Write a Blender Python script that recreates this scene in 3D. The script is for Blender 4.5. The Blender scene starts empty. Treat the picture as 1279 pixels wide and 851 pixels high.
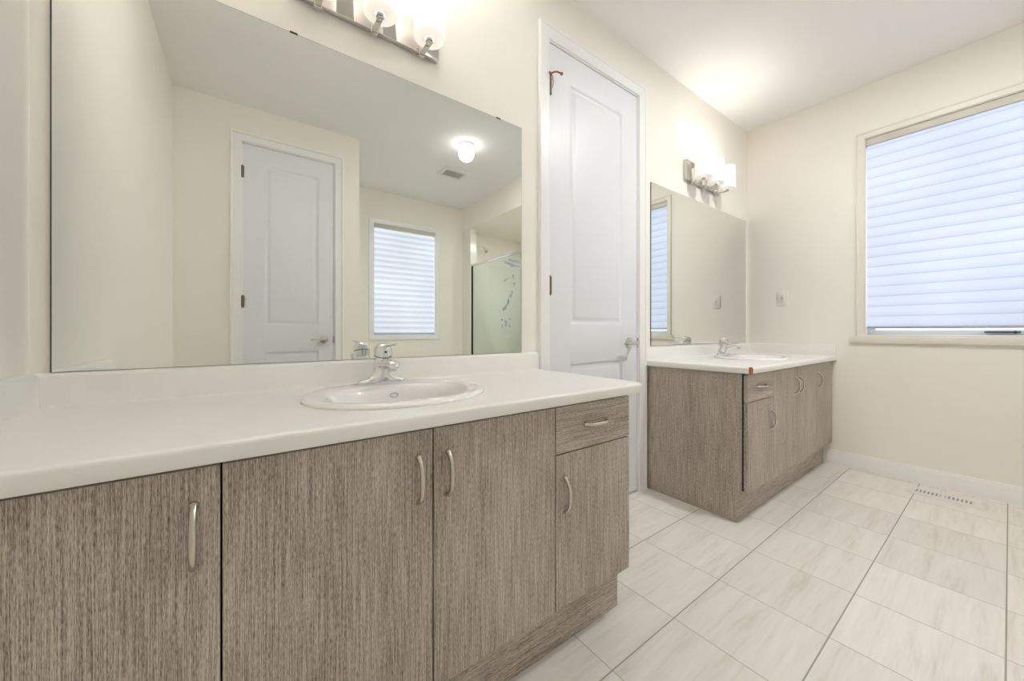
import bpy, bmesh, math, random
from mathutils import Vector, Matrix
random.seed(3)
PI = math.pi
SC = bpy.context.scene
COL = SC.collection

# ------------------------------------------------------------------ camera
FPX, YAW, Y0, CAMD, CAMH = 456.104, 53.7448, 414.112, 1.3596, 0.985
cam = bpy.data.cameras.new('camera')
cam.sensor_width = 36.0
cam.lens = FPX / 1279.0 * 36.0
cam.shift_y = (Y0 - 425.5) / 1279.0
cam.clip_start = 0.02
cam_o = bpy.data.objects.new('camera', cam)
COL.objects.link(cam_o)
cam_o.location = (0, -CAMD, CAMH)
cam_o.rotation_euler = (PI / 2, 0, math.radians(YAW) - PI / 2)
SC.camera = cam_o

# ------------------------------------------------------------------ exposure, world, lights
EXPOSURE = 1.78
BULB_1, BULB_2 = 10.0, 0.4        # bulbs of the two vanity lights, watts
GLOBE_E = 2.0                   # ceiling globe
BLIND_E = 0.25
FILL_E, SHOWER_FILL_E = 165.0, 50.0   # added fill lamps, out of view                   
SC.view_settings.view_transform = 'Standard'
SC.view_settings.look = 'None'
SC.view_settings.gamma = 1.0
SC.view_settings.use_curve_mapping = False
SC.view_settings.exposure = EXPOSURE
cy = SC.cycles
cy.max_bounces = 14; cy.diffuse_bounces = 8; cy.glossy_bounces = 6
cy.transmission_bounces = 8; cy.transparent_max_bounces = 8
cy.sample_clamp_indirect = 4.0
cy.use_denoising = True
cy.caustics_reflective = False; cy.caustics_refractive = False

world = bpy.data.worlds.new('sky'); SC.world = world
world.use_nodes = True
wn = world.node_tree
for n in list(wn.nodes): wn.nodes.remove(n)
wo = wn.nodes.new('ShaderNodeOutputWorld'); wb = wn.nodes.new('ShaderNodeBackground')
wb.inputs['Color'].default_value = (0.80, 0.88, 1.0, 1); wb.inputs['Strength'].default_value = 1.1
wn.links.new(wb.outputs[0], wo.inputs[0])

# ------------------------------------------------------------------ dimensions (metres), mirror wall at y = 0
XL, XR = -0.4063, 3.5382
CH = 2.7231
YO = -2.1337      # wall opposite the mirror
XC = 0.839        # outside corner of that wall
YR = -3.2585      # back wall of the recess
XS = 2.5044       # shower front
ZS = 2.400        # shower ceiling
YS = -1.74        # near end of the shower

# ------------------------------------------------------------------ materials
def new_mat(name):
    m = bpy.data.materials.new(name); m.use_nodes = True
    nt = m.node_tree
    b = nt.nodes['Principled BSDF']
    return m, nt, b
def N(nt, t, **kw):
    n = nt.nodes.new(t)
    for k, v in kw.items(): setattr(n, k, v)
    return n
def setc(b, c, r=0.5, metal=0.0):
    b.inputs['Base Color'].default_value = (*c, 1)
    b.inputs['Roughness'].default_value = r
    b.inputs['Metallic'].default_value = metal
def plain(name, c, r=0.5, metal=0.0, bump=0.0, bscale=300, var=0.0, vscale=3):
    m, nt, b = new_mat(name); setc(b, c, r, metal)
    tc = N(nt, 'ShaderNodeTexCoord')
    if bump:
        no = N(nt, 'ShaderNodeTexNoise'); no.inputs['Scale'].default_value = bscale
        nt.links.new(tc.outputs['Object'], no.inputs['Vector'])
        bp = N(nt, 'ShaderNodeBump'); bp.inputs['Strength'].default_value = bump; bp.inputs['Distance'].default_value = 0.001
        nt.links.new(no.outputs[0], bp.inputs['Height']); nt.links.new(bp.outputs[0], b.inputs['Normal'])
    if var:
        n2 = N(nt, 'ShaderNodeTexNoise'); n2.inputs['Scale'].default_value = vscale
        nt.links.new(tc.outputs['Object'], n2.inputs['Vector'])
        mx = N(nt, 'ShaderNodeMix', data_type='RGBA')
        mx.inputs[6].default_value = (*[x * (1 - var) for x in c], 1)
        mx.inputs[7].default_value = (*[min(1, x * (1 + var)) for x in c], 1)
        nt.links.new(n2.outputs[0], mx.inputs[0]); nt.links.new(mx.outputs[2], b.inputs['Base Color'])
    return m
M = {}
M['wall'] = plain('wall_paint', (0.90, 0.873, 0.808), 0.85, bump=0.15, bscale=420, var=0.012)
M['ceiling'] = plain('ceiling_paint', (0.90, 0.895, 0.885), 0.95, bump=0.3, bscale=160, var=0.01)
M['trim'] = plain('trim_paint', (0.89, 0.89, 0.89), 0.35, bump=0.05, bscale=90)
M['door'] = plain('door_paint', (0.80, 0.82, 0.865), 0.4, bump=0.06, bscale=110)
M['casing_warm'] = plain('window_trim_paint', (0.80, 0.765, 0.69), 0.4, bump=0.05, bscale=90)
M['laminate'] = plain('white_laminate', (0.86, 0.85, 0.82), 0.32, var=0.01, vscale=60)
M['porcelain'] = plain('porcelain', (0.89, 0.885, 0.87), 0.08, var=0.004)
M['porcelain'].node_tree.nodes['Principled BSDF'].inputs['Coat Weight'].default_value = 0.5
M['chrome'] = plain('chrome', (0.82, 0.82, 0.83), 0.06, 1.0, bump=0.02, bscale=30)
M['nickel'] = plain('brushed_nickel', (0.62, 0.58, 0.51), 0.24, 1.0, bump=0.05, bscale=400)
M['plate'] = plain('polished_steel', (0.66, 0.64, 0.61), 0.10, 1.0, bump=0.02, bscale=60)
M['dark'] = plain('dark_carcass_gap_shade', (0.035, 0.03, 0.025), 0.8, var=0.1)
M['edge'] = plain('mirror_edge', (0.06, 0.08, 0.07), 0.3, var=0.1)
M['rust'] = plain('rusty_copper', (0.30, 0.10, 0.045), 0.45, 0.4, bump=0.4, bscale=500, var=0.35, vscale=200)
M['chip'] = plain('exposed_particle_board', (0.36, 0.15, 0.06), 0.8, bump=0.6, bscale=700, var=0.4, vscale=300)
M['brass'] = plain('aged_brass', (0.20, 0.165, 0.11), 0.35, 0.9, var=0.2, vscale=60)
M['plastic'] = plain('ivory_plastic', (0.87, 0.85, 0.79), 0.4, var=0.01)
M['vent'] = plain('white_enamel', (0.78, 0.77, 0.73), 0.35, var=0.01)
M['ventslot'] = plain('vent_shadow', (0.34, 0.33, 0.31), 0.8, var=0.1)
M['vinyl'] = plain('window_vinyl', (0.82, 0.84, 0.86), 0.4, var=0.01)
M['headrail'] = plain('headrail', (0.62, 0.59, 0.52), 0.5, var=0.02)
M['rail'] = plain('blind_rail', (0.45, 0.44, 0.45), 0.5, var=0.02)
M['black'] = plain('black_metal', (0.03, 0.035, 0.045), 0.4, var=0.1)
M['tilewall'] = plain('shower_surround', (0.84, 0.84, 0.78), 0.18, var=0.02, vscale=5)

def wood(name, vertical):
    m, nt, b = new_mat(name)
    tc = N(nt, 'ShaderNodeTexCoord')
    def layer(sc, detail, rough):
        mp = N(nt, 'ShaderNodeMapping'); mp.inputs['Scale'].default_value = sc
        no = N(nt, 'ShaderNodeTexNoise'); no.inputs['Scale'].default_value = 1.0
        no.inputs['Detail'].default_value = detail; no.inputs['Roughness'].default_value = rough
        nt.links.new(tc.outputs['Object'], mp.inputs[0]); nt.links.new(mp.outputs[0], no.inputs['Vector'])
        return no
    a, l = 1000.0, 85.0
    s1 = (a, a, l) if vertical else (l, a, a)
    s2 = (640, 640, 8) if vertical else (8, 640, 640)
    s3 = (9, 9, 1.6) if vertical else (1.6, 9, 9)
    n1, n2, n3 = layer(s1, 3, 0.65), layer(s2, 3, 0.6), layer(s3, 2, 0.5)
    ad = N(nt, 'ShaderNodeMath', operation='MULTIPLY_ADD'); ad.inputs[1].default_value = 0.50
    nt.links.new(n1.outputs[0], ad.inputs[0])
    m2 = N(nt, 'ShaderNodeMath', operation='MULTIPLY'); m2.inputs[1].default_value = 0.40
    nt.links.new(n2.outputs[0], m2.inputs[0]); nt.links.new(m2.outputs[0], ad.inputs[2])
    ad2 = N(nt, 'ShaderNodeMath', operation='MULTIPLY_ADD'); ad2.inputs[1].default_value = 0.10
    nt.links.new(n3.outputs[0], ad2.inputs[0]); nt.links.new(ad.outputs[0], ad2.inputs[2])
    cr = N(nt, 'ShaderNodeValToRGB')
    e = cr.color_ramp.elements
    e[0].position = 0.40; e[0].color = (0.125, 0.099, 0.076, 1)
    e[1].position = 0.60; e[1].color = (0.66, 0.598, 0.525, 1)
    k = e.new(0.48); k.color = (0.36, 0.303, 0.252, 1)
    nt.links.new(ad2.outputs[0], cr.inputs[0]); nt.links.new(cr.outputs[0], b.inputs['Base Color'])
    bp = N(nt, 'ShaderNodeBump'); bp.inputs['Strength'].default_value = 0.25; bp.inputs['Distance'].default_value = 0.0006
    nt.links.new(n1.outputs[0], bp.inputs['Height']); nt.links.new(bp.outputs[0], b.inputs['Normal'])
    b.inputs['Roughness'].default_value = 0.42
    return m
M['wood_v'] = wood('grey_brown_laminate_upright_grain', True)
M['wood_h'] = wood('grey_brown_laminate_level_grain', False)

def tile_mat():
    m, nt, b = new_mat('floor_tile')
    L = nt.links.new
    tc = N(nt, 'ShaderNodeTexCoord'); sp = N(nt, 'ShaderNodeSeparateXYZ'); L(tc.outputs['Object'], sp.inputs[0])
    def cell(out, off, size, w):
        a = N(nt, 'ShaderNodeMath', operation='SUBTRACT'); a.inputs[1].default_value = off; L(out, a.inputs[0])
        d = N(nt, 'ShaderNodeMath', operation='DIVIDE'); d.inputs[1].default_value = size; L(a.outputs[0], d.inputs[0])
        fl = N(nt, 'ShaderNodeMath', operation='FLOOR'); L(d.outputs[0], fl.inputs[0])
        fr = N(nt, 'ShaderNodeMath', operation='SUBTRACT'); L(d.outputs[0], fr.inputs[0]); L(fl.outputs[0], fr.inputs[1])
        h = N(nt, 'ShaderNodeMath', operation='SUBTRACT'); h.inputs[1].default_value = 0.5; L(fr.outputs[0], h.inputs[0])
        ab = N(nt, 'ShaderNodeMath', operation='ABSOLUTE'); L(h.outputs[0], ab.inputs[0])
        g = N(nt, 'ShaderNodeMath', operation='GREATER_THAN'); g.inputs[1].default_value = 0.5 - w / size / 2; L(ab.outputs[0], g.inputs[0])
        return fl, g
    fx, gx = cell(sp.outputs[0], 1.190, 0.3278, 0.0032)
    fy, gy = cell(sp.outputs[1], -0.677, 0.3377, 0.0042)
    cv = N(nt, 'ShaderNodeCombineXYZ'); L(fx.outputs[0], cv.inputs[0]); L(fy.outputs[0], cv.inputs[1])
    wn_ = N(nt, 'ShaderNodeTexWhiteNoise', noise_dimensions='3D'); L(cv.outputs[0], wn_.inputs['Vector'])
    # veins run along x inside each tile, each tile cut from another place of the stone
    off = N(nt, 'ShaderNodeVectorMath', operation='SCALE'); off.inputs['Scale'].default_value = 7.0; L(wn_.outputs['Color'], off.inputs[0])
    ad = N(nt, 'ShaderNodeVectorMath', operation='ADD'); L(tc.outputs['Object'], ad.inputs[0]); L(off.outputs[0], ad.inputs[1])
    def vein(sc, det, dist):
        mp = N(nt, 'ShaderNodeMapping'); mp.inputs['Scale'].default_value = sc; L(ad.outputs[0], mp.inputs[0])
        no = N(nt, 'ShaderNodeTexNoise'); no.inputs['Scale'].default_value = 1; no.inputs['Detail'].default_value = det
        no.inputs['Distortion'].default_value = dist; no.inputs['Roughness'].default_value = 0.6
        L(mp.outputs[0], no.inputs['Vector']); return no
    v1, v2 = vein((2.2, 19, 1), 5, 0.5), vein((7, 95, 1), 4, 0.2)
    mm = N(nt, 'ShaderNodeMath', operation='MULTIPLY_ADD'); mm.inputs[1].default_value = 0.35; L(v2.outputs[0], mm.inputs[0])
    m3 = N(nt, 'ShaderNodeMath', operation='MULTIPLY'); m3.inputs[1].default_value = 0.65; L(v1.outputs[0], m3.inputs[0]); L(m3.outputs[0], mm.inputs[2])
    cr = N(nt, 'ShaderNodeValToRGB'); e = cr.color_ramp.elements
    e[0].position = 0.33; e[0].color = (0.68, 0.63, 0.565, 1)
    e[1].position = 0.66; e[1].color = (0.85, 0.825, 0.785, 1)
    k = e.new(0.46); k.color = (0.79, 0.755, 0.705, 1)
    L(mm.outputs[0], cr.inputs[0])
    hs = N(nt, 'ShaderNodeMapRange'); hs.inputs[3].default_value = 0.95; hs.inputs[4].default_value = 1.05; L(wn_.outputs['Value'], hs.inputs[0])
    br = N(nt, 'ShaderNodeVectorMath', operation='SCALE'); L(cr.outputs[0], br.inputs[0]); L(hs.outputs[0], br.inputs['Scale'])
    g1 = N(nt, 'ShaderNodeMix', data_type='RGBA'); L(gx.outputs[0], g1.inputs[0]); L(br.outputs[0], g1.inputs[6]); g1.inputs[7].default_value = (0.50, 0.46, 0.40, 1)
    g2 = N(nt, 'ShaderNodeMix', data_type='RGBA'); L(gy.outputs[0], g2.inputs[0]); L(g1.outputs[2], g2.inputs[6]); g2.inputs[7].default_value = (0.40, 0.365, 0.315, 1)
    L(g2.outputs[2], b.inputs['Base Color'])
    mxg = N(nt, 'ShaderNodeMath', operation='MAXIMUM'); L(gx.outputs[0], mxg.inputs[0]); L(gy.outputs[0], mxg.inputs[1])
    bp = N(nt, 'ShaderNodeBump'); bp.invert = True; bp.inputs['Strength'].default_value = 0.5; bp.inputs['Distance'].default_value = 0.002
    L(mxg.outputs[0], bp.inputs['Height']); L(bp.outputs[0], b.inputs['Normal'])
    rr = N(nt, 'ShaderNodeMapRange'); rr.inputs[3].default_value = 0.30; rr.inputs[4].default_value = 0.85; L(mxg.outputs[0], rr.inputs[0]); L(rr.outputs[0], b.inputs['Roughness'])
    return m
M['tile'] = tile_mat()

def mirror_mat():
    m, nt, b = new_mat('mirror_silver'); setc(b, (0.865, 0.885, 0.865), 0.0, 1.0)
    return m
M['mirror'] = mirror_mat()
def glass_mat(name, ior=1.5, tint=(0.93, 0.96, 0.94)):
    m, nt, b = new_mat(name)
    nt.nodes.remove(b); out = nt.nodes['Material Output']
    gl = N(nt, 'ShaderNodeBsdfGlossy'); gl.inputs['Roughness'].default_value = 0.0
    tr = N(nt, 'ShaderNodeBsdfTransparent'); tr.inputs['Color'].default_value = (*tint, 1)
    fr = N(nt, 'ShaderNodeFresnel'); fr.inputs['IOR'].default_value = ior
    mx = N(nt, 'ShaderNodeMixShader')
    ge = N(nt, 'ShaderNodeNewGeometry'); fb = N(nt, 'ShaderNodeMath', operation='SUBTRACT'); fb.inputs[0].default_value = 1.0; nt.links.new(ge.outputs['Backfacing'], fb.inputs[1])
    fm = N(nt, 'ShaderNodeMath', operation='MULTIPLY'); nt.links.new(fr.outputs[0], fm.inputs[0]); nt.links.new(fb.outputs[0], fm.inputs[1])
    nt.links.new(fm.outputs[0], mx.inputs[0]); nt.links.new(tr.outputs[0], mx.inputs[1]); nt.links.new(gl.outputs[0], mx.inputs[2])
    nt.links.new(mx.outputs[0], out.inputs[0])
    return m
M['glass'] = glass_mat('clear_glass')
M['shower_glass'] = glass_mat('coated_shower_glass', 1.75, (0.93, 0.96, 0.94))

def blind_mat(name, pitch, strong, z_off):
    # backlit fabric with level folds: daylight comes through it
    m, nt, b = new_mat(name); L = nt.links.new
    tc = N(nt, 'ShaderNodeTexCoord'); sp = N(nt, 'ShaderNodeSeparateXYZ'); L(tc.outputs['Object'], sp.inputs[0])
    a = N(nt, 'ShaderNodeMath', operation='ADD'); a.inputs[1].default_value = z_off; L(sp.outputs[2], a.inputs[0])
    d = N(nt, 'ShaderNodeMath', operation='DIVIDE'); d.inputs[1].default_value = pitch; L(a.outputs[0], d.inputs[0])
    f = N(nt, 'ShaderNodeMath', operation='FRACT'); L(d.outputs[0], f.inputs[0])
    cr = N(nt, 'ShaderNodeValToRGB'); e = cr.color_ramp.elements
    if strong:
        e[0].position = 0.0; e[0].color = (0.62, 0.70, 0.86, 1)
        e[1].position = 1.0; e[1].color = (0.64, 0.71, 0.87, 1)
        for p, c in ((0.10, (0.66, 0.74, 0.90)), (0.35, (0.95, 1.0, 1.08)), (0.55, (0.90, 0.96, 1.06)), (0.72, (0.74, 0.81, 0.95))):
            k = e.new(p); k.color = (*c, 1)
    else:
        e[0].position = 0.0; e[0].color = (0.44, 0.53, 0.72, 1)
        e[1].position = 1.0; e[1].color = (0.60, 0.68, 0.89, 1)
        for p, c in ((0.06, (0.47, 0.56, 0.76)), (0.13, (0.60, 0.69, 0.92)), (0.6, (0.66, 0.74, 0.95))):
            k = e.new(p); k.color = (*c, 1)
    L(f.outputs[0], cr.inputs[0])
    no = N(nt, 'ShaderNodeTexNoise'); no.inputs['Scale'].default_value = 1.7; no.inputs['Detail'].default_value = 1; L(tc.outputs['Object'], no.inputs['Vector'])
    mr = N(nt, 'ShaderNodeMapRange'); mr.inputs[1].default_value = 0.3; mr.inputs[2].default_value = 0.7; mr.inputs[3].default_value = 0.88; mr.inputs[4].default_value = 1.10; L(no.outputs[0], mr.inputs[0])
    st = N(nt, 'ShaderNodeMath', operation='MULTIPLY'); st.inputs[1].default_value = BLIND_E * (1.0 if strong else 1.0); L(mr.outputs[0], st.inputs[0])
    setc(b, (0.25, 0.26, 0.28), 0.9)
    L(cr.outputs[0], b.inputs['Emission Color']); L(st.outputs[0], b.inputs['Emission Strength'])
    return m
def shade_mat():
    m, nt, b = new_mat('opal_glass'); nt.nodes.remove(b); out = nt.nodes['Material Output']
    tr = N(nt, 'ShaderNodeBsdfTranslucent'); tr.inputs['Color'].default_value = (0.030, 0.027, 0.024, 1)
    df = N(nt, 'ShaderNodeBsdfDiffuse'); df.inputs['Color'].default_value = (0.92, 0.89, 0.84, 1)
    gl = N(nt, 'ShaderNodeBsdfGlossy'); gl.inputs['Roughness'].default_value = 0.15
    m1 = N(nt, 'ShaderNodeMixShader'); m1.inputs[0].default_value = 0.88
    nt.links.new(tr.outputs[0], m1.inputs[1]); nt.links.new(df.outputs[0], m1.inputs[2])
    m2 = N(nt, 'ShaderNodeMixShader'); m2.inputs[0].default_value = 0.05
    nt.links.new(m1.outputs[0], m2.inputs[1]); nt.links.new(gl.outputs[0], m2.inputs[2])
    em = N(nt, 'ShaderNodeEmission'); em.inputs['Color'].default_value = (1, 0.93, 0.84, 1); em.inputs['Strength'].default_value = 0.12
    ad = N(nt, 'ShaderNodeAddShader')
    nt.links.new(m2.outputs[0], ad.inputs[0]); nt.links.new(em.outputs[0], ad.inputs[1]); nt.links.new(ad.outputs[0], out.inputs[0])
    return m
M['shade'] = shade_mat()
def glow(name, c, s):
    m, nt, b = new_mat(name); setc(b, (0.8, 0.8, 0.8), 0.3)
    b.inputs['Emission Color'].default_value = (*c, 1); b.inputs['Emission Strength'].default_value = s
    return m
M['globe'] = glow('lit_globe', (1.0, 0.97, 0.93), GLOBE_E)

# ------------------------------------------------------------------ mesh helpers
def box(bm, x0, x1, y0, y1, z0, z1, bev=0.0, seg=2):
    mat = Matrix.Translation(((x0 + x1) / 2, (y0 + y1) / 2, (z0 + z1) / 2)) @ Matrix.Diagonal((abs(x1 - x0), abs(y1 - y0), abs(z1 - z0), 1))
    r = bmesh.ops.create_cube(bm, size=1.0, matrix=mat)
    if bev:
        ed = list({e for v in r['verts'] for e in v.link_edges})
        bmesh.ops.bevel(bm, geom=ed, offset=bev, segments=seg, affect='EDGES', profile=0.5)
def loft(bm, rings, cap0=False, cap1=False, closed=True):
    vs = [[bm.verts.new(p) for p in r] for r in rings]
    n = len(vs[0])
    for a, b in zip(vs[:-1], vs[1:]):
        for i in range(n if closed else n - 1):
            j = (i + 1) % n
            bm.faces.new((a[i], a[j], b[j], b[i]))
    if cap0: bm.faces.new(list(reversed(vs[0])))
    if cap1: bm.faces.new(vs[-1])
def ering(cx, cy_, z, a, b, n=64, p=2.0):
    out = []
    for i in range(n):
        t = 2 * PI * i / n; c, s = math.cos(t), math.sin(t)
        out.append((cx + a * math.copysign(abs(c) ** (2 / p), c), cy_ + b * math.copysign(abs(s) ** (2 / p), s), z))
    return out
def tube(bm, pts, rad, n=12, flat=1.0, up=Vector((0, 0, 1))):
    pts = [Vector(p) for p in pts]
    if not hasattr(rad, '__len__'): rad = [rad] * len(pts)
    rings = []
    for i, p in enumerate(pts):
        t = (pts[min(i + 1, len(pts) - 1)] - pts[max(i - 1, 0)]).normalized()
        u = up if abs(t.dot(up)) < 0.95 else Vector((1, 0, 0))
        s = t.cross(u).normalized(); w = s.cross(t).normalized()
        rings.append([p + s * (math.cos(2 * PI * k / n) * rad[i]) + w * (math.sin(2 * PI * k / n) * rad[i] * flat) for k in range(n)])
    loft(bm, rings, True, True)
def cyl(bm, p0, p1, r0, r1=None, n=24):
    tube(bm, [p0, p1], [r0, r0 if r1 is None else r1], n)
def rrect_pts(x0, x1, y0, y1, rr, k=10):
    """rounded rectangle, counter-clockwise; rr = radii of the corners (x1y0, x1y1, x0y1, x0y0); returns (point, normal)"""
    out = []
    for (cx, cy_, r, a0) in ((x1, y0, rr[0], -90), (x1, y1, rr[1], 0), (x0, y1, rr[2], 90), (x0, y0, rr[3], 180)):
        ccx = cx - r if cx == x1 else cx + r; ccy = cy_ + r if cy_ == y0 else cy_ - r
        for i in range(k + 1):
            a = math.radians(a0 + 90 * i / k)
            out.append((Vector((ccx + r * math.cos(a), ccy + r * math.sin(a))), Vector((math.cos(a), math.sin(a)))))
    return out
def densify(pts, step=0.03):
    out = []
    for i, (p, n) in enumerate(pts):
        q, n2 = pts[(i + 1) % len(pts)]
        out.append((p, n)); d = (q - p).length
        m = int(d / step)
        nn = (n + n2).normalized() if (n + n2).length > 1e-6 else n
        for j in range(1, m): out.append((p + (q - p) * (j / m), nn))
    return out
def profile(bm, prof, axis, a0, a1, wall, sgn, z0=0.0):
    """extrude a skirting/casing profile [(depth, height)] along x or y; wall = wall coordinate, sgn = side of the room"""
    r = []
    for a in (a0, a1):
        r.append([((a, wall + sgn * d, z0 + h) if axis == 'x' else (wall + sgn * d, a, z0 + h)) for d, h in prof])
    loft(bm, r, True, True)

def finish(bm):
    bmesh.ops.remove_doubles(bm, verts=bm.verts, dist=1e-6)
    bmesh.ops.recalc_face_normals(bm, faces=bm.faces)
def obj(name, bm, mat, parent=None, smooth=True, loc=None, rot=None):
    finish(bm)
    me = bpy.data.meshes.new(name); bm.to_mesh(me); bm.free()
    if smooth:
        me.polygons.foreach_set('use_smooth', [True] * len(me.polygons))
        try: me.set_sharp_from_angle(angle=math.radians(38))
        except Exception: pass
    me.materials.append(mat)
    o = bpy.data.objects.new(name, me); COL.objects.link(o)
    if parent: o.parent = parent
    if loc: o.location = loc
    if rot: o.rotation_euler = rot
    return o
def BM(): return bmesh.new()
def bxo(name, mat, parent, *a, bev=0.0, seg=2):
    bm = BM(); box(bm, *a, bev=bev, seg=seg); return obj(name, bm, mat, parent)
def empty(name, loc=(0, 0, 0), rz=0.0):
    o = bpy.data.objects.new(name, None); COL.objects.link(o); o.location = loc; o.rotation_euler = (0, 0, rz)
    o.empty_display_size = 0.1
    return o
def tag(o, label, cat, group=None):
    o['label'] = label; o['category'] = cat
    if group: o['group'] = group
    return o
def struct(o, label=None):
    o['kind'] = 'structure'
    if label: o['label'] = label
    return o
def copy_tree(o, parent=None):
    c = o.copy(); COL.objects.link(c)
    if parent: c.parent = parent
    for ch in list(o.children): copy_tree(ch, c)
    return c

# ------------------------------------------------------------------ the room
T = 0.12
# openings
DX0, DX1, DZ = 1.226, 1.962, 2.437            # closet door in the mirror wall
EX0, EX1, EZ = -0.015, 0.635, 2.442           # door in the opposite wall
WY0, WY1, WZ0, WZ1 = -1.62, -0.748, 0.950, 2.350   # window in the right wall
VX0, VX1, VZ0, VZ1 = 1.275, 2.092, 0.935, 2.325    # window in the recess

bm = BM(); box(bm, XL - T, XR + T, YR - T, T + 0.9, -0.1, 0.0); struct(obj('floor', bm, M['tile']), 'pale veined square floor tiles with thin grout')
bm = BM(); box(bm, XL - T, XR + T, YR - T, T + 0.9, CH, CH + 0.1); struct(obj('ceiling', bm, M['ceiling']), 'flat white ceiling')
bm = BM()
box(bm, XL - T, DX0, 0, T, 0, CH); box(bm, DX1, XR + T, 0, T, 0, CH); box(bm, DX0, DX1, 0, T, DZ, CH)
struct(obj('wall_back', bm, M['wall']), 'cream wall carrying both mirrors and the closet door')
bm = BM()
box(bm, XR, XR + T, WY1, 0, 0, CH); box(bm, XR, XR + T, YR - T, WY0, 0, CH)
box(bm, XR, XR + T, WY0, WY1, 0, WZ0); box(bm, XR, XR + T, WY0, WY1, WZ1, CH)
struct(obj('wall_right', bm, M['wall']), 'cream wall with the large window')
bm = BM(); box(bm, XL - T, XL, YO, 0, 0, CH); struct(obj('wall_left', bm, M['wall']), 'cream side wall at the left end of the near vanity')
bm = BM()
box(bm, XL - T, EX0, YO - T, YO, 0, CH); box(bm, EX1, XC, YO - T, YO, 0, CH); box(bm, EX0, EX1, YO - T, YO, EZ, CH)
struct(obj('wall_front', bm, M['wall']), 'cream wall with the door seen in the near mirror')
bm = BM(); box(bm, XC - T, XC, YR, YO - T, 0, CH); struct(obj('wall_recess_side', bm, M['wall']), 'return wall of the recess seen in the near mirror')
bm = BM()
box(bm, XC - T, VX0, YR - T, YR, 0, CH); box(bm, VX1, XR, YR - T, YR, 0, CH)
box(bm, VX0, VX1, YR - T, YR, 0, VZ0); box(bm, VX0, VX1, YR - T, YR, VZ1, CH)
struct(obj('wall_recess_back', bm, M['wall']), 'cream recess wall with the small window')
bm = BM(); box(bm, XS, XR, YS, YS + 0.1, 0, CH); struct(obj('wall_shower', bm, M['wall']), 'wall closing the near end of the shower')
bm = BM(); box(bm, XS, XR, YR, YS, ZS, CH); struct(obj('ceiling_bulkhead', bm, M['wall']), 'dropped ceiling over the shower')
# closet behind the door so that nothing opens on the sky
bm = BM(); box(bm, DX0 - 0.2, DX1 + 0.2, 0.95, 1.0, 0, CH); box(bm, DX0 - 0.25, DX0 - 0.2, T, 1.0, 0, CH); box(bm, DX1 + 0.2, DX1 + 0.25, T, 1.0, 0, CH)
struct(obj('wall_closet', bm, M['wall']), 'closet walls behind the closed door')

BASE = [(0, 0), (0.014, 0), (0.014, 0.058), (0.011, 0.066), (0.012, 0.078), (0.007, 0.092), (0.004, 0.104), (0, 0.106)]
def skirt(name, segs):
    bm = BM()
    for s in segs: profile(bm, BASE, *s)
    return struct(obj(name, bm, M['trim']), 'white moulded baseboard')
skirt('baseboard_right', [('y', YS + 0.1, -0.525, XR, -1)])
skirt('baseboard_back', [('x', 1.083, 1.158, 0, -1)])
skirt('baseboard_left', [('y', YO, -0.6, XL, 1)])
skirt('baseboard_front', [('x', XL, -0.08, YO, 1), ('x', 0.697, XC, YO, 1)])
skirt('baseboard_recess', [('y', YR, YO, XC, 1), ('x', XC, XS, YR, 1)])

# ------------------------------------------------------------------ doors
def door_slab(w, h, thick, panels):
    """moulded two-panel slab; front face at y=0 facing -y, x from 0..w"""
    bm = BM()
    def quad(x0, x1, z0, z1, y=0.0):
        bm.faces.new([bm.verts.new(p) for p in ((x0, y, z0), (x1, y, z0), (x1, y, z1), (x0, y, z1))])
    px0, px1 = panels[0][0], panels[0][1]
    quad(0, px0, 0, h); quad(px1, w, 0, h)
    zs = [0.0]
    for (_, _, z0, z1) in sorted(panels, key=lambda p: p[2]): zs += [z0, z1]
    zs.append(h)
    for i in range(0, len(zs), 2): quad(px0, px1, zs[i], zs[i + 1])
    for (x0, x1, z0, z1) in panels:
        rings = []
        for ins, dep in ((0, 0), (0.004, 0.0015), (0.010, 0.008), (0.016, 0.0095), (0.024, 0.0095), (0.034, 0.0045), (0.044, 0.002), (0.048, 0.0015)):
            rings.append([(x0 + ins, dep, z0 + ins), (x1 - ins, dep, z0 + ins), (x1 - ins, dep, z1 - ins), (x0 + ins, dep, z1 - ins)])
        loft(bm, rings, False, True)
    # sides and back
    loft(bm, [[(0, 0, 0), (w, 0, 0), (w, 0, h), (0, 0, h)], [(0, thick, 0), (w, thick, 0), (w, thick, h), (0, thick, h)]], False, True)
    return bm
def casing(bm, x0, x1, h, w=0.072, proj=0.016, step=0.006):
    """mitred moulded casing round an opening x0..x1, 0..h ; wall at y=0, room at -y"""
    prof = [(0.004, 0), (0.004, -0.009), (0.012, -0.012), (0.020, -0.011), (0.030, -0.012), (w - 0.018, -0.013), (w - 0.014, -0.018), (w - 0.004, -0.019), (w, -0.015), (w, 0)]
    rings = []
    rings.append([(x0 - a, b, 0) for a, b in prof]); rings.append([(x0 - a, b, h + a) for a, b in prof])
    rings.append([(x1 + a, b, h + a) for a, b in prof]); rings.append([(x1 + a, b, 0) for a, b in prof])
    loft(bm, rings, True, True)
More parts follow.
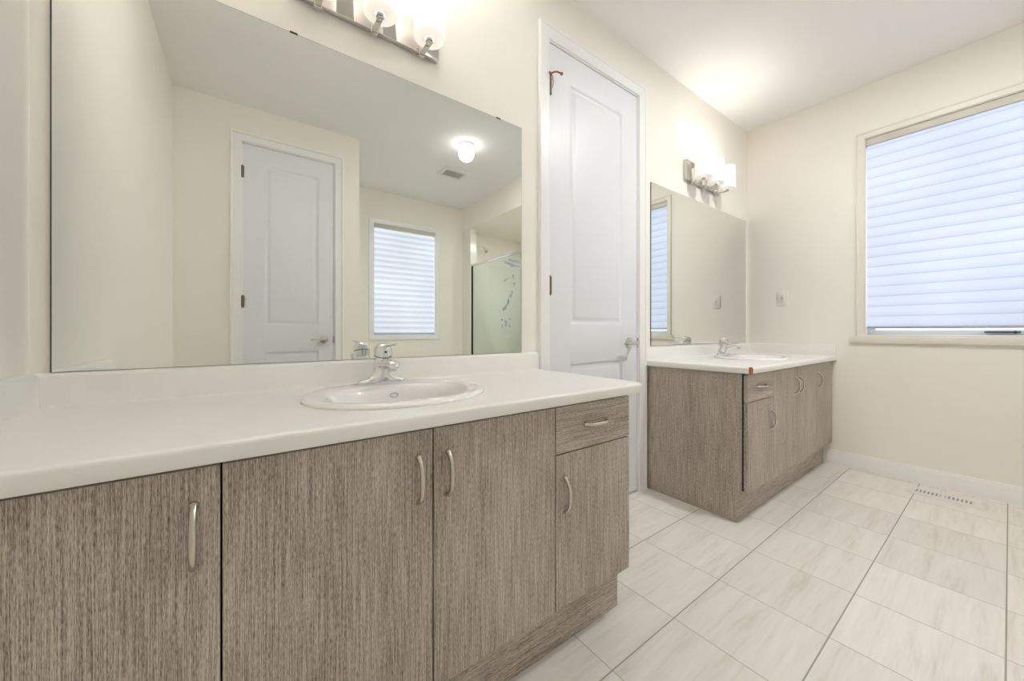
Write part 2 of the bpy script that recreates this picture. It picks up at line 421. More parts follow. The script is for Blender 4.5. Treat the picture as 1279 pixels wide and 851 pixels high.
def lever_set(parent, x, z, direction, reach=0.105):
    """rosette + lever on the room side (-y)"""
    g = BM()
    rings = [[(x + r * math.cos(2 * PI * k / 32), y, z + r * math.sin(2 * PI * k / 32)) for k in range(32)] for r, y in ((0.033, 0), (0.033, -0.004), (0.030, -0.009), (0.016, -0.013))]
    loft(g, rings, False, True)
    h = obj('door_handle', g, M['nickel'], parent)
    g = BM()
    cyl(g, (x, -0.010, z), (x, -0.050, z), 0.009)
    tube(g, [(x - direction * 0.010, -0.050, z), (x + direction * 0.02, -0.053, z + 0.001), (x + direction * 0.06, -0.055, z + 0.001), (x + direction * reach, -0.050, z - 0.002)], [0.0105, 0.0105, 0.0085, 0.0065], 12, 1.0)
    obj('lever', g, M['nickel'], h)
    return h
def hinge(parent, x, z, r=0.006):
    g = BM()
    cyl(g, (x, -0.004, z - 0.045), (x, -0.004, z + 0.045), r, n=16)
    for k in (-1, 1): cyl(g, (x, -0.004, z + k * 0.045), (x, -0.004, z + k * 0.051), r * 0.7, r * 0.3, n=16)
    for k in (-0.018, 0.018): cyl(g, (x, -0.004, z + k - 0.001), (x, -0.004, z + k + 0.001), r * 1.08, n=16)
    box(g, x - 0.012, x + 0.014, -0.001, 0.001, z - 0.044, z + 0.044)
    return obj('hinge', g, M['brass'], parent)
def door_unit(name, loc, rz, w_open, h_open, panels, levx, label, flip=False):
    """local: opening x 0..w_open at wall plane y=0, room toward -y, hinges at x=0 (at w_open when flipped)"""
    d = empty(name, loc, rz); struct(d, label)
    sl = door_slab(w_open - 0.014, h_open - 0.018, 0.035, panels)
    s = obj('door_slab', sl, M['door'], d, loc=(0.007, 0.003, 0.010))
    lever_set(s, levx - 0.007, 0.915 - 0.010, 1 if flip else -1)
    hinges = [hinge(d, w_open - 0.004 if flip else 0.004, z) for z in (0.26, 1.215, 2.215)]
    g = BM(); casing(g, 0, w_open, h_open); obj('door_casing', g, M['trim'], d)
    g = BM()
    for x0, x1 in ((-0.001, 0.004), (w_open - 0.004, w_open + 0.001)): box(g, x0, x1, -0.001, 0.119, 0, h_open)
    box(g, 0, w_open, -0.001, 0.119, h_open - 0.004, h_open + 0.001)
    box(g, 0.004, 0.014, 0.042, 0.054, 0, h_open - 0.004); box(g, w_open - 0.014, w_open - 0.004, 0.042, 0.054, 0, h_open - 0.004); box(g, 0.004, w_open - 0.004, 0.042, 0.054, h_open - 0.016, h_open - 0.004)
    obj('door_jamb', g, M['trim'], d)
    sx = 0.0065 if flip else w_open - 0.0065
    g = BM(); box(g, sx - 0.0055, sx + 0.0055, -0.0035, 0.002, 0.885, 0.945, bev=0.0008); cyl(g, (sx, -0.004, 0.895), (sx, -0.0015, 0.895), 0.003, n=10); obj('strike_plate', g, M['nickel'], d)
    return d, hinges
dw = DX1 - DX0
d1, hs1 = door_unit('door_1', (DX0, 0, 0), 0, dw, DZ, [(0.145, 0.580, 1.010, 2.270), (0.145, 0.580, 0.22, 0.810)], 0.650, 'tall white two-panel closet door between the vanities')
# rusty hinge-pin stop on the top hinge
g = BM()
tube(g, [(0.004, -0.006, 2.268), (0.012, -0.022, 2.272), (0.022, -0.036, 2.270), (0.036, -0.046, 2.262)], 0.0042, 10)
tube(g, [(0.004, -0.006, 2.266), (-0.010, -0.020, 2.262), (-0.018, -0.024, 2.258)], 0.004, 10)
cyl(g, (0.036, -0.046, 2.262), (0.046, -0.048, 2.260), 0.007, n=14)
cyl(g, (0.004, -0.005, 2.262), (0.004, -0.005, 2.274), 0.009, n=16)
st = obj('hinge_stop', g, M['rust'], hs1[2]); st['label'] = 'rusty copper hinge stop'
g = BM(); tube(g, [(0.014, -0.010, 2.262), (0.016, -0.014, 2.23), (0.013, -0.011, 2.20)], 0.0022, 8); obj('stop_spring', g, M['rust'], hs1[2])
ew = EX1 - EX0
d2, hs2 = door_unit('door_2', (EX1, YO, 0), PI, ew, EZ, [(0.112, 0.500, 1.020, 2.288), (0.112, 0.500, 0.22, 0.812)], EX1 - 0.552, 'white two-panel door seen in the near mirror', flip=True)

# ------------------------------------------------------------------ windows and blinds
def window_unit(name, loc, rz, w, z0, z1, cas_w, label, blind_label, pitch, strong, fab_bottom, stool, frame_mat, handle=None):
    """local: opening x 0..w in the wall plane y=0, room toward -y, outdoors +y"""
    d = empty(name, loc, rz); struct(d, label)
    g = BM()   # casing on the wall, mitred, with a raised outer bead
    prof = [(-0.003, 0), (-0.003, -0.008), (cas_w * 0.3, -0.010), (cas_w - 0.012, -0.011), (cas_w - 0.009, -0.015), (cas_w, -0.014), (cas_w, 0)]
    if stool:
        rings = [[(0 - a, b, z0) for a, b in prof], [(0 - a, b, z1 + a) for a, b in prof], [(w + a, b, z1 + a) for a, b in prof], [(w + a, b, z0) for a, b in prof]]
        loft(g, rings, True, True)
    else:
        rings = [[(0 - a, b, z0 - a) for a, b in prof], [(0 - a, b, z1 + a) for a, b in prof], [(w + a, b, z1 + a) for a, b in prof], [(w + a, b, z0 - a) for a, b in prof]]
        rings.append(rings[0]); loft(g, rings)
    obj('window_casing', g, frame_mat, d)
    g = BM()   # lining of the opening
    box(g, -0.004, 0.008, 0, T, z0, z1); box(g, w - 0.008, w + 0.004, 0, T, z0, z1); box(g, 0.008, w - 0.008, 0, T, z1 - 0.008, z1 + 0.004); box(g, 0.008, w - 0.008, 0, T, z0 - 0.004, z0 + 0.008)
    obj('window_jamb', g, frame_mat, d)
    if stool:
        g = BM(); box(g, -0.074, w + 0.074, -0.020, 0.004, z0 - 0.046, z0 - 0.0, bev=0.003)
        box(g, -0.040, w + 0.040, -0.012, 0.06, z0 - 0.004, z0 + 0.012, bev=0.004)
        obj('window_sill', g, frame_mat, d)
    g = BM()
    fw = 0.045
    for (a0, a1, b0, b1) in ((0.008, w - 0.008, z0 + 0.008, z0 + fw), (0.008, w - 0.008, z1 - fw, z1 - 0.008), (0.008, fw, z0 + fw, z1 - fw), (w - fw, w - 0.008, z0 + fw, z1 - fw)):
        box(g, a0, a1, 0.075, 0.11, b0, b1, bev=0.003)
    fr = obj('window_frame', g, M['vinyl'], d)
    g = BM(); box(g, fw - 0.005, w - fw + 0.005, 0.090, 0.096, z0 + fw - 0.005, z1 - fw + 0.005); obj('window_pane', g, M['glass'], fr)
    if handle:
        g = BM(); box(g, handle, handle + 0.13, 0.052, 0.068, z0 + 0.026, z0 + 0.035, bev=0.003); cyl(g, (handle + 0.11, 0.06, z0 + 0.030), (handle + 0.11, 0.077, z0 + 0.030), 0.008)
        h = obj('window_latch', g, M['black'], fr); h['label'] = 'black latch handle'
    # the blind hangs in the opening
    b = empty('window_blind', loc, rz); tag(b, blind_label, 'window blind')
    g = BM(); box(g, 0.010, w - 0.010, 0.002, 0.045, z1 - 0.058, z1 - 0.010, bev=0.006); obj('headrail', g, M['headrail'], b)
    for ex in (0.0085, w - 0.013):
        g = BM(); box(g, ex, ex + 0.0045, 0.000, 0.047, z1 - 0.062, z1 - 0.009, bev=0.002); obj('end_cap', g, M['rail'], b)
    g = BM()   # fabric with shallow horizontal folds
    zt, zb = z1 - 0.055, fab_bottom
    nf = int((zt - zb) / pitch) + 1; rings = []
    pts = []
    for i in range(nf + 1):
        za = zb + i * pitch
        for f_, dep in ((0.0, 0.000), (0.12, 0.004), (0.5, 0.009 if strong else 0.006), (0.88, 0.004)):
            zz = za + f_ * pitch
            if zz <= zt: pts.append((zz, dep))
    pts.append((z1 - 0.030, 0.0))
    for zz, dep in pts: rings.append([(0.014, 0.022 - dep, zz), (w - 0.014, 0.022 - dep, zz), (w - 0.014, 0.027 - dep, zz), (0.014, 0.027 - dep, zz)])
    loft(g, rings, True, True)
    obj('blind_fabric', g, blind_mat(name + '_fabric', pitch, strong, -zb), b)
    g = BM(); box(g, 0.012, w - 0.012, 0.012, 0.034, fab_bottom - 0.014, fab_bottom, bev=0.003); obj('bottom_rail', g, M['rail'], b)
    return d, b
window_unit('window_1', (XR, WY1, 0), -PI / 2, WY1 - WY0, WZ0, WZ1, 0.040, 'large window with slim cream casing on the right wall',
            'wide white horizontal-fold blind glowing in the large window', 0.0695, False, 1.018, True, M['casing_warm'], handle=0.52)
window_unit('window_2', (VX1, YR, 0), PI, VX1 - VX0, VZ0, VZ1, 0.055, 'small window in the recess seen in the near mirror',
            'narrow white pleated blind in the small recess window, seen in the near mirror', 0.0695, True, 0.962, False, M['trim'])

# ------------------------------------------------------------------ mirrors
def mirror(x0, x1, z0, z1, clips, label):
    d = empty('wall_mirror', ((x0 + x1) / 2, 0, z0)); tag(d, label, 'mirror')
    ox = (x0 + x1) / 2
    w = (x1 - x0) / 2; h = z1 - z0
    g = BM(); box(g, -w, w, -0.0045, -0.0005, 0.0005, h); obj('mirror_back', g, M['edge'], d, smooth=False)
    g = BM(); box(g, -w + 0.0030, w - 0.0012, -0.0052, -0.0045, 0.0012, h - 0.0012); obj('mirror_glass', g, M['mirror'], d, smooth=False)
    for cx in clips:
        g = BM(); box(g, cx - ox - 0.011, cx - ox + 0.011, -0.0065, 0.0, h - 0.003, h + 0.003, bev=0.0008); obj('mirror_clip', g, M['black'], d)
    return d
MB0 = 0.886
mirror(-0.374, 1.050, MB0, 1.9395, (0.128, 0.918), 'large frameless mirror above the near vanity')
mirror(2.092, 3.512, 0.8935, 1.9395, (), 'frameless mirror above the far vanity, by the window wall')

# ------------------------------------------------------------------ vanities
ZC = 0.805        # top of the worktops
def handle(parent, x, z, y, vertical=True):
    """bow pull 10 cm long on a front whose face is at y"""
    g = BM(); L = 0.051
    pts, rad = [], []
    for i in range(17):
        t = -1 + 2 * i / 16
        a = L * t; out = 0.023 * (1 - abs(t) ** 3.4) + 0.0005
        pts.append((x, y - out, z + a) if vertical else (x + a, y - out, z)); rad.append(0.0046 + 0.0022 * abs(t) ** 6 + 0.0010 * (1 - abs(t)))
    tube(g, pts, rad, 12, 1.0, Vector((1, 0, 0)) if vertical else Vector((0, 0, 1)))
    for s in (-1, 1):
        p = Vector((x, y, z)) + (Vector((0, 0, s * L)) if vertical else Vector((s * L, 0, 0)))
        cyl(g, p, p + Vector((0, -0.005, 0)), 0.0075, 0.006, 16)
    return obj('handle', g, M['nickel'], parent)
def front(name, parent, x0, x1, z0, z1, mat, hx=None, hz=None, vert=True):
    YF = -0.577
    g = BM(); box(g, x0 + 0.0016, x1 - 0.0016, YF, YF + 0.018, z0, z1, bev=0.0008, seg=1)
    o = obj(name, g, mat, parent)
    handle(o, hx, hz, YF, vert)
    return o
def vanity(loc_x, x0, x1, units, left_open, right_open, label):
    """x0..x1 world extent; units: (kind, x0, x1, handle side)"""
    d = empty('vanity_cabinet', (loc_x, 0, 0)); tag(d, label, 'cabinet', None)
    X = lambda x: x - loc_x
    YB = -0.5510
    zb, zt = 0.165, 0.768
    # side panels reach the floor, notched for the toe space
    def side(a, b):
        g = BM()
        prof = [(-0.003, 0.0), (-0.523, 0.0), (-0.523, 0.167), (YB, 0.167), (YB, zt), (-0.003, zt)]
        loft(g, [[(X(a), y, z) for y, z in prof], [(X(b), y, z) for y, z in prof]], True, True)
        obj('side_panel', g, M['wood_v'], d, smooth=False)
    side(x0, x0 + 0.016); side(x1 - 0.016, x1)
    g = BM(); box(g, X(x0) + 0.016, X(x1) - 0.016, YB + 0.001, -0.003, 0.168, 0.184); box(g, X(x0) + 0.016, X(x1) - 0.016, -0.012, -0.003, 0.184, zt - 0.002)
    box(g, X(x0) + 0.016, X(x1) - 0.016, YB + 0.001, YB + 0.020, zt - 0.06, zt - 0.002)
    box(g, X(x0) + 0.002, X(x1) - 0.002, -0.5588, YB - 0.0003, 0.170, zt + 0.002)  # thin dark plate paints the shade seen in gaps round doors and drawers
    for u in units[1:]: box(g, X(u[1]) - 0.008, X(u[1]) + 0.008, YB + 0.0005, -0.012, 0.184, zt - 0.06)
    obj('carcass_and_gap_shade', g, M['dark'], d, smooth=False)
    g = BM(); box(g, X(x0) + 0.0005, X(x1) - 0.0005, -0.5255, -0.510, 0.0, 0.1665); obj('toe_kick', g, M['wood_h'], d, smooth=False)
    for k, a, b, hs in units:
        hx = X(b) - 0.035 if hs > 0 else X(a) + 0.037
        if k == 'door': front('door', d, X(a), X(b), zb, zt - 0.006, M['wood_v'], hx, 0.652)
        else:
            front('drawer', d, X(a), X(b), 0.6240, zt - 0.006, M['wood_h'], X((a + b) / 2), 0.696, False)
            front('door', d, X(a), X(b), zb, 0.6205, M['wood_v'], hx, 0.499)
    return d
C1 = [('door', XL + 0.004, -0.031, 1), ('door', -0.031, 0.350, 1), ('door', 0.350, 0.7315, -1), ('drawer', 0.7315, 1.080, -1)]
C2 = [('drawer', 2.047, 2.391, 1), ('door', 2.391, 2.776, 1), ('door', 2.776, 3.158, -1), ('door', 3.158, 3.532, -1)]
vanity(0.337, XL + 0.001, 1.081, C1, False, True, 'near grey-brown wood-grain vanity cabinet under the large mirror')
vanity(2.790, 2.046, XR - 0.001, C2, True, False, 'far grey-brown wood-grain vanity cabinet beside the window wall')

def worktop(cx, x0, x1, sx, sy, rad_l, rad_r, wall_side, label):
    """laminate worktop with a rolled front edge and an oval cut-out for the basin at (sx, sy)"""
    d = empty('countertop', (cx, 0, ZC - 0.034)); tag(d, label, 'countertop')
    g = BM(); th = 0.034
    pts = densify(rrect_pts(x0 - cx, x1 - cx, -0.605, -0.001, (max(rad_r, 0.013), 0.013, 0.013, max(rad_l, 0.013))))
    def ring(ins, z): return [(p.x - n.x * ins, p.y - n.y * ins, z) for p, n in pts]
    a, b = 0.232, 0.196
    hole = []
    for p, n in pts:
        v = Vector((p.x - (sx - cx), p.y - sy)); ang = math.atan2(v.y / b, v.x / a)
        hole.append((sx - cx + a * math.cos(ang), sy + b * math.sin(ang)))
    rings = [[(x, y, th) for x, y in hole], [(x + (sx - cx - x) * -0.004, y + (sy - y) * -0.004, th) for x, y in hole], ring(0.011, th), ring(0.009, th), ring(0.0045, th - 0.0012), ring(0.0013, th - 0.0045), ring(0, th - 0.009), ring(0, 0.006), ring(0.002, 0.0015), ring(0.006, 0), [(x, y, 0) for x, y in hole]]
    rings.append(rings[0])
    loft(g, rings)
    obj('slab', g, M['laminate'], d)
    z1 = th; bt = 0.0805
    def splash_prof(t): return [(0, 0), (t, 0), (t, bt - 0.010), (t - 0.0025, bt - 0.004), (t - 0.007, bt - 0.001), (t - 0.010, bt), (0, bt)]
    g = BM(); profile(g, splash_prof(0.020), 'x', x0 - cx, x1 - cx, -0.0005, -1, z1); obj('backsplash', g, M['laminate'], d)
    g = BM()
    if wall_side < 0: profile(g, splash_prof(0.020), 'y', -0.600, -0.0215, x0 - cx, 1, z1)
    else: profile(g, splash_prof(0.020), 'y', -0.600, -0.0215, x1 - cx, -1, z1)
    obj('side_splash', g, M['laminate'], d)
    return d
S1 = (0.365, -0.315); S2 = (2.785, -0.315)
w1 = worktop(0.37, XL + 0.001, 1.142, S1[0], S1[1], 0.002, 0.045, -1, 'near white laminate worktop with an oval basin, in front of the large mirror')
w2 = worktop(2.78, 2.024, XR - 0.001, S2[0], S2[1], 0.006, 0.002, 1, 'far white laminate worktop with a chipped brown corner')
g = BM()   # bare corner where the laminate strip is missing
rr = []
for z in (0.0005, 0.006, 0.014, 0.024, 0.0335, 0.0352):
    k = 1.0 if z < 0.03 else 0.8
    rr.append([(2.024 - 2.78 + 0.007 + (0.0098 * k + 0.0006 * math.sin(7 * a + z * 300)) * math.cos(a), -0.605 + 0.007 + (0.0098 * k + 0.0006 * math.cos(5 * a + z * 200)) * math.sin(a), z) for a in [2 * PI * i / 20 for i in range(20)]])
loft(g, rr, True, True)
ch = obj('bare_corner', g, M['chip'], w2); ch['label'] = 'rust-brown bare corner'

# ------------------------------------------------------------------ basins
def basin():
    d = empty('sink', (S1[0], S1[1], ZC)); 
    g = BM(); n = 96
    A, B = 0.252, 0.214
    def R(k, z, dy=0.0): return ering(0, dy, z, A * k, B * k, n)
    rings = [ering(0, 0, 0.0005, A - 0.004, B - 0.004, n), ering(0, 0, 0.0005, A, B, n), ering(0, 0, 0.005, A + 0.0006, B + 0.0006, n), ering(0, 0, 0.010, A - 0.003, B - 0.003, n), ering(0, 0, 0.013, A - 0.011, B - 0.011, n), ering(0, 0, 0.0135, A - 0.020, B - 0.020, n)]
    # bowl, set towards the front, leaving a tap ledge behind
    ai, bi, dy = 0.205, 0.146, -0.034
    for f_, z in ((1.0, 0.0125), (0.96, 0.0105), (0.91, 0.004), (0.87, -0.006), (0.835, -0.022), (0.80, -0.045), (0.74, -0.073), (0.63, -0.098), (0.46, -0.115), (0.28, -0.124), (0.12, -0.127)):
        rings.append(ering(0, dy, z, ai * f_, bi * f_ + (1 - f_) * 0.012, n, 2.0 + 0.35 * f_))
    loft(g, rings, False, True)
    obj('bowl', g, M['porcelain'], d)
    g = BM(); cyl(g, (0, dy, -0.1268), (0, dy, -0.1245), 0.024, 0.022, 32); cyl(g, (0, dy, -0.1245), (0, dy, -0.121), 0.013, 0.010, 24); obj('drain', g, M['chrome'], d)
    g = BM()   # overflow ring on the back of the bowl
    ca = Vector((0.012, dy + 0.1235, -0.018)); ux = Vector((1, 0, 0)); uz = Vector((0, 0.30, 0.95)).normalized()
    ps = [ca + ux * (0.0125 * math.cos(t)) + uz * (0.0065 * math.sin(t)) for t in [2 * PI * i / 24 for i in range(25)]]
    tube(g, ps, 0.0013, 8); obj('overflow_ring', g, M['rail'], d)
    return d
s1 = basin(); tag(s1, 'oval white basin set in the near worktop', 'sink')
s2 = copy_tree(s1); s2.location = (S2[0], S2[1], ZC); tag(s2, 'oval white basin set in the far worktop', 'sink')

# ------------------------------------------------------------------ taps
def faucet():
    d = empty('faucet')
    g = BM(); n = 48
    prof = [(0.000, 0.079, 0.029, 2.4), (0.004, 0.080, 0.030, 2.4), (0.009, 0.076, 0.030, 2.3), (0.014, 0.062, 0.030, 2.2), (0.020, 0.048, 0.030, 2.1), (0.028, 0.0385, 0.0298, 2), (0.038, 0.0328, 0.0295, 2), (0.050, 0.0303, 0.0292, 2), (0.064, 0.0295, 0.029, 2)]
    rings = [ering(0, 0, z, a, b, n, p) for z, a, b, p in prof]
    SL = 0.32   # the seam under the handle slopes down to the front
    rings.append([(x, y, 0.0885 + SL * y) for x, y, _ in ering(0, 0, 0, 0.0288, 0.0288, n)])
    loft(g, rings, True, True)
    obj('body', g, M['chrome'], d)
    g = BM()
    path = [(0, -0.010, 0.056), (0, -0.030, 0.062), (0, -0.055, 0.067), (0, -0.080, 0.069), (0, -0.100, 0.067), (0, -0.112, 0.062), (0, -0.117, 0.056)]
    tube(g, path, [0.026, 0.0245, 0.0225, 0.0210, 0.0195, 0.0170, 0.0125], 28, 0.62)
    sp = obj('spout', g, M['chrome'], d)
    g = BM(); cyl(g, (0, -0.100, 0.058), (0, -0.101, 0.044), 0.0115, 0.0105, 24); obj('aerator', g, M['plate'], sp)
    g = BM(); loft(g, [[(x, y, z0_ + SL * y) for x, y, _ in ering(0, 0, 0, 0.0275, 0.0275, n)] for z0_ in (0.0885, 0.0912)], True, True); obj('collar', g, M['black'], d)
    g = BM()   # domed cap leaning forward with a short lever
    rings = []
    for z, r, k in ((0.0912, 0.0284, 1.0), (0.100, 0.0288, 0.75), (0.109, 0.0280, 0.5), (0.116, 0.0262, 0.3), (0.122, 0.0225, 0.15), (0.1262, 0.0160, 0.05), (0.128, 0.0060, 0.0)):
        rings.append([(r * math.cos(2 * PI * i / n), r * math.sin(2 * PI * i / n), z + SL * k * r * math.sin(2 * PI * i / n)) for i in range(n)])
    loft(g, rings, True, True)
    cap = obj('handle_cap', g, M['chrome'], d)
    g = BM(); tube(g, [(0, -0.010, 0.115), (0, -0.034, 0.119), (0, -0.064, 0.1225), (0, -0.100, 0.1255), (0, -0.124, 0.127), (0, -0.130, 0.127)], [0.0105, 0.0085, 0.0070, 0.0065, 0.0065, 0.004], 18, 0.6); obj('lever', g, M['chrome'], cap)
    g = BM(); cyl(g, (0, -0.0275, 0.100), (0, -0.0300, 0.1005), 0.0042, 0.0038, 16); obj('colour_dot', g, M['black'], cap)
    g = BM(); cyl(g, (0, 0.036, -0.001), (0, 0.036, 0.030), 0.0018, n=10); cyl(g, (0, 0.036, 0.029), (0, 0.036, 0.037), 0.0042, 0.0036, 14); obj('lift_rod', g, M['chrome'], d)
    return d
f1 = faucet(); f1.location = (S1[0] + 0.003, -0.140, ZC + 0.0133); tag(f1, 'chrome single-lever tap on the near basin', 'faucet')
f2 = copy_tree(f1); f2.location = (S2[0], -0.140, ZC + 0.0133); tag(f2, 'chrome single-lever tap on the far basin', 'faucet')

# ------------------------------------------------------------------ vanity lights
def vanity_light():
    d = empty('vanity_light')
    g = BM(); box(g, -0.252, 0.252, -0.022, 0, 0.0, 0.140, bev=0.002); obj('back_plate', g, M['plate'], d)
    for i in (-1, 0, 1):
        x = 0.177 * i
        g = BM()
        box(g, x - 0.009, x + 0.009, -0.112, -0.016, -0.0165, -0.0105, bev=0.001)
        box(g, x - 0.012, x + 0.012, -0.034, -0.018, -0.020, 0.012, bev=0.002)
        cyl(g, (x, -0.103, -0.0105), (x, -0.103, 0.004), 0.0135, 0.0135, 24)
        cyl(g, (x, -0.103, -0.019), (x, -0.103, -0.0165), 0.006, 0.006, 16)
        arm = obj('arm', g, M['plate'], d)
        g = BM()   # opal cylinder: closed rounded bottom, open top, with wall thickness
        R, H, n = 0.056, 0.165, 48
        pr_ = [(0.0145, 0.000), (R - 0.005, 0.000), (R - 0.002, 0.0008), (R - 0.0005, 0.003), (R, 0.006), (R, H)]
        loft(g, [[(x + r * math.cos(2 * PI * k / n), -0.103 + r * math.sin(2 * PI * k / n), z) for k in range(n)] for r, z in pr_])
        sh = obj('glass_shade', g, M['shade'], d)
        g = BM(); cyl(g, (x, -0.103, 0.004), (x, -0.103, 0.045), 0.014, 0.013, 20); obj('socket', g, M['plastic'], arm)
        li = bpy.data.lights.new('bulb_light', 'POINT'); li.energy = 1.0; li.shadow_soft_size = 0.022; li.color = (1.0, 0.98, 0.955)
        lo = bpy.data.objects.new('bulb_light', li); COL.objects.link(lo); lo.parent = arm; lo.location = (x, -0.103, 0.09)
    return d
def set_bulbs(o, w):
    for a in o.children:
        for l in a.children:
            if l.type == 'LIGHT': l.data = l.data.copy(); l.data.energy = w
l1 = vanity_light(); l1.location = (0.370, 0, 2.056); tag(l1, 'three-shade chrome vanity light above the large mirror, cut by the top edge', 'wall light', None)
l2 = copy_tree(l1); l2.location = (2.745, 0, 2.052); tag(l2, 'three-shade chrome vanity light above the far mirror', 'wall light', None)
set_bulbs(l1, BULB_1); set_bulbs(l2, BULB_2)

# ------------------------------------------------------------------ ceiling light and extractor grille
d = empty('ceiling_light', (1.665, -1.640, CH)); tag(d, 'small bare globe ceiling light seen in the near mirror', 'ceiling light')
g = BM(); loft(g, [ering(0, 0, z, r, r, 40) for z, r in ((0, 0.075), (-0.004, 0.072), (-0.016, 0.068), (-0.026, 0.052), (-0.030, 0.046))], True, True); obj('canopy', g, M['trim'], d)
g = BM(); loft(g, [ering(0, 0, -0.030 - 0.072 * (math.cos(0.65) - math.cos(t)), 0.072 * math.sin(t), 0.072 * math.sin(t), 40) for t in [0.65 + (PI - 0.66) * i / 24 for i in range(25)]], True, True); obj('globe', g, M['globe'], d)

d = empty('ceiling_vent', (1.840, -2.255, CH)); tag(d, 'white slatted extractor grille in the ceiling, seen in the near mirror', 'vent')
g = BM(); w_ = 0.140; h_ = 0.105
def rect(w, h, z): return [(-w, -h, z), (w, -h, z), (w, h, z), (-w, h, z)]
loft(g, [rect(w_, h_, 0), rect(w_, h_, -0.006), rect(w_ - 0.012, h_ - 0.012, -0.022), rect(w_ - 0.034, h_ - 0.034, -0.022), rect(w_ - 0.036, h_ - 0.036, -0.008)], True, True)
obj('grille_frame', g, M['vent'], d)
for i in range(7):
    g = BM(); y = -0.058 + i * 0.0193
    loft(g, [[(sx, y - 0.006, -0.010), (sx, y + 0.004, -0.021), (sx, y + 0.006, -0.020), (sx, y - 0.004, -0.009)] for sx in (-w_ + 0.035, w_ - 0.035)], True, True)
    obj('slat', g, M['vent'], d)

# ------------------------------------------------------------------ outlet and floor register
d = empty('wall_outlet', (XR, -0.265, 1.2545), -PI / 2); tag(d, 'ivory outlet plate on the window wall beside the far mirror', 'outlet')
g = BM(); box(g, -0.037, 0.037, -0.006, 0, -0.060, 0.060, bev=0.003); obj('cover_plate', g, M['plastic'], d)
g = BM(); box(g, -0.0165, 0.0165, -0.009, -0.004, -0.034, 0.034, bev=0.0015)
fc = obj('receptacle', g, M['plastic'], d)
for z in (-0.020, 0.020):
    g = BM()
    for x in (-0.006, 0.006): box(g, x - 0.001, x + 0.001, -0.0095, -0.0085, z - 0.004, z + 0.004)
    box(g, -0.002, 0.002, -0.0095, -0.0085, z - 0.011, z - 0.007)
    obj('socket_slots', g, M['ventslot'], fc)
for z in (-0.004, 0.004):
    g = BM(); box(g, -0.007, 0.007, -0.0105, -0.0085, z - 0.0025, z + 0.0025, bev=0.0005)
    obj('test_button', g, M['rail'], fc)

d = empty('floor_register', (3.345, -1.124, 0.0)); tag(d, 'white metal floor register by the baseboard under the window', 'floor vent')
g = BM(); loft(g, [rect(0.066, 0.143, 0.0003), rect(0.066, 0.143, 0.002), rect(0.058, 0.135, 0.0065), rect(0.030, 0.118, 0.0070), rect(0.028, 0.116, 0.0040)], True, True)
obj('register_frame', g, M['vent'], d)
g = BM(); box(g, -0.029, 0.029, -0.117, 0.117, 0.0042, 0.0046); obj('damper', g, M['ventslot'], d)
for i in range(15):
    g = BM(); y = -0.112 + i * 0.016
    box(g, -0.0285, 0.0285, y - 0.004, y + 0.004, 0.0047, 0.0068, bev=0.0006) if i != 7 else box(g, -0.0285, 0.0285, y - 0.008, y + 0.008, 0.0047, 0.0068, bev=0.0006)
    obj('louvre', g, M['vent'], d)

# ------------------------------------------------------------------ shower
d = empty('shower_screen', (XS, (YR + YS) / 2, 0)); tag(d, 'glass shower screen in a thin chrome frame, seen in the near mirror', 'shower screen')
oy = (YR + YS) / 2
ya, yb, zt = -3.030 - oy, YS - 0.001 - oy, 1.900
g = BM()
box(g, 0.000, 0.030, ya, ya + 0.024, 0.12, zt, bev=0.002); box(g, 0.000, 0.030, yb - 0.024, yb, 0.12, zt, bev=0.002)
box(g, 0.000, 0.030, ya + 0.024, yb - 0.024, zt - 0.026, zt, bev=0.002); box(g, 0.000, 0.030, ya + 0.024, yb - 0.024, 0.12, 0.145, bev=0.002)
obj('screen_frame', g, M['chrome'], d)
g = BM(); box(g, 0.012, 0.018, ya + 0.022, yb - 0.022, 0.143, zt - 0.024); gp = obj('glass_panel', g, M['shower_glass'], d)
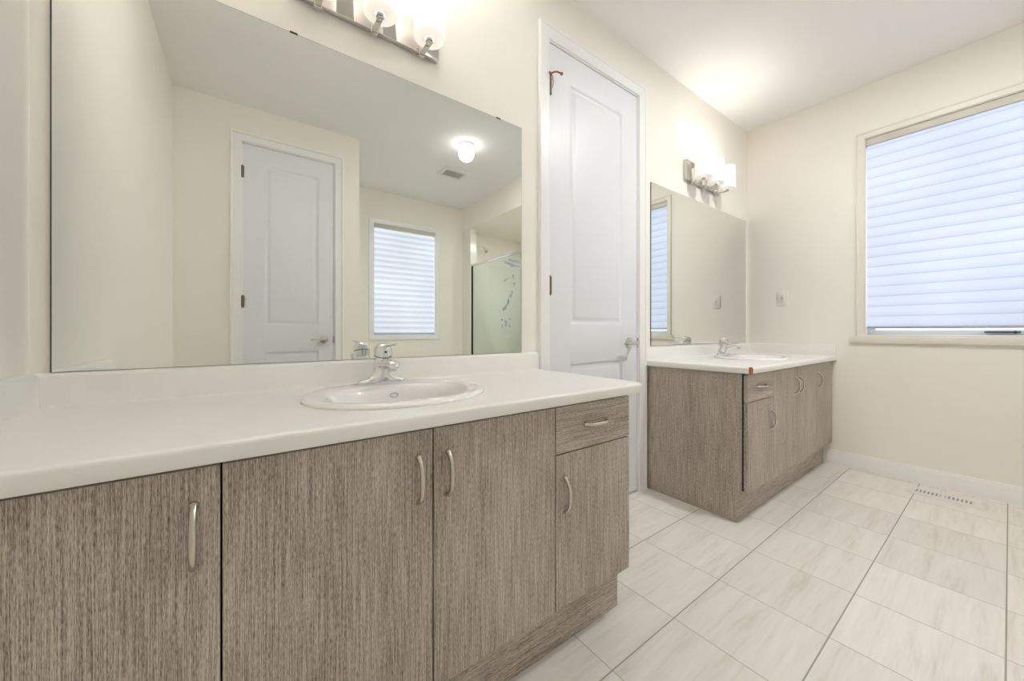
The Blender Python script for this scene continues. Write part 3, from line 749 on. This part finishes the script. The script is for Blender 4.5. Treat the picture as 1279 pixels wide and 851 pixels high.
# blue-grey printed film left on the glass
M['film'] = plain('printed_film', (0.42, 0.48, 0.58), 0.5, var=0.25, vscale=40)
def blob(cy_, cz, ry, rz, rot=0.0, ph=0.0):
    g = BM()
    ring = []
    for k in range(28):
        t = 2 * PI * k / 28; r = 1 + 0.22 * math.sin(3 * t + ph) + 0.12 * math.sin(5 * t + 2 * ph)
        y, z = ry * r * math.cos(t), rz * r * math.sin(t)
        ring.append((cy_ - oy + y * math.cos(rot) - z * math.sin(rot), cz + y * math.sin(rot) + z * math.cos(rot)))
    loft(g, [[(0.0112, y, z) for y, z in ring], [(0.0119, y, z) for y, z in ring]], True, True)
    obj('film_print', g, M['film'], gp)['label'] = 'blue-grey blotch printed on the glass'
for a in ((-2.20, 1.085, 0.030, 0.040, 0, 0.3), (-2.285, 1.05, 0.014, 0.022, 0, 1), (-2.13, 1.05, 0.015, 0.022, 0, 2), (-2.285, 1.125, 0.018, 0.012, 0, 2), (-2.13, 1.13, 0.018, 0.014, 0, 1),
          (-2.22, 1.27, 0.030, 0.022, 0.7, 1), (-2.16, 1.33, 0.018, 0.045, -0.4, 0.5), (-2.11, 1.40, 0.022, 0.020, 0.3, 2), (-2.26, 1.25, 0.014, 0.02, 0, 0), (-2.08, 1.44, 0.012, 0.025, 0.3, 1.4),
          (-2.20, 1.60, 0.050, 0.010, 0.3, 1), (-2.04, 1.53, 0.018, 0.022, 0, 0.2), (-2.06, 1.62, 0.012, 0.03, 0.5, 0.2),
          (-2.15, 1.79, 0.12, 0.011, -0.35, 0.3), (-2.05, 1.80, 0.13, 0.012, -0.3, 1.3), (-2.04, 1.74, 0.10, 0.010, -0.2, 2.3)): blob(*a)
g = BM(); box(g, XS + 0.001, XS + 0.09, YR + 0.001, YS - 0.001, 0.0, 0.119, bev=0.004); struct(obj('trim_1', g, M['tilewall']), 'shower curb')
g = BM(); box(g, XS + 0.001, XS + 0.10, YR + 0.001, -3.031, 0.1195, ZS - 0.001); struct(obj('trim_2', g, M['tilewall']), 'narrow surround strip beside the shower screen')
g = BM(); box(g, XS + 0.101, XR - 0.001, YR + 0.0005, YR + 0.004, 0.0, 1.98); box(g, XR - 0.004, XR - 0.0005, YR + 0.004, YS - 0.001, 0.0, 1.98); struct(obj('trim_3', g, M['tilewall']), 'glossy shower wall surround')
d = empty('overhead_shower', (2.83, YR, 2.205)); tag(d, 'small chrome shower head high on the shower wall, seen in the near mirror', 'shower head')
g = BM(); cyl(g, (0, 0, 0), (0, 0.008, 0), 0.024, 0.018, 24); tube(g, [(0, 0.005, 0), (0, 0.05, 0.006), (0, 0.085, -0.006), (0, 0.10, -0.025)], 0.008, 12); obj('shower_arm', g, M['chrome'], d)
g = BM(); tube(g, [(0, 0.098, -0.020), (0, 0.106, -0.036), (0, 0.120, -0.060), (0, 0.124, -0.066)], [0.010, 0.013, 0.030, 0.028], 24); obj('spray_head', g, M['chrome'], d)

def added_pot_light(loc, e, label):  # unseen lamp added to brighten the room
    d = empty('added_fill_light', loc); tag(d, label, 'ceiling light')
    g = BM(); loft(g, [ering(0, 0, z, r, r, 40) for r, z in ((0.085, 0), (0.084, -0.004), (0.070, -0.006), (0.062, -0.003))]); obj('fill_light_trim', g, M['trim'], d)
    g = BM(); loft(g, [ering(0, 0, -0.0025, 0.063, 0.063, 40), ering(0, 0, -0.004, 0.060, 0.060, 40)], True, True); obj('fill_light_lens', g, glow('fill_lens_glow', (1.0, 0.985, 0.965), e), d)
added_pot_light((3.10, -2.05, ZS), SHOWER_FILL_E, 'round fill light added in the shower ceiling, out of view')
added_pot_light((2.20, -1.15, CH), FILL_E, 'round fill light added in the main ceiling between the two vanities, out of view')
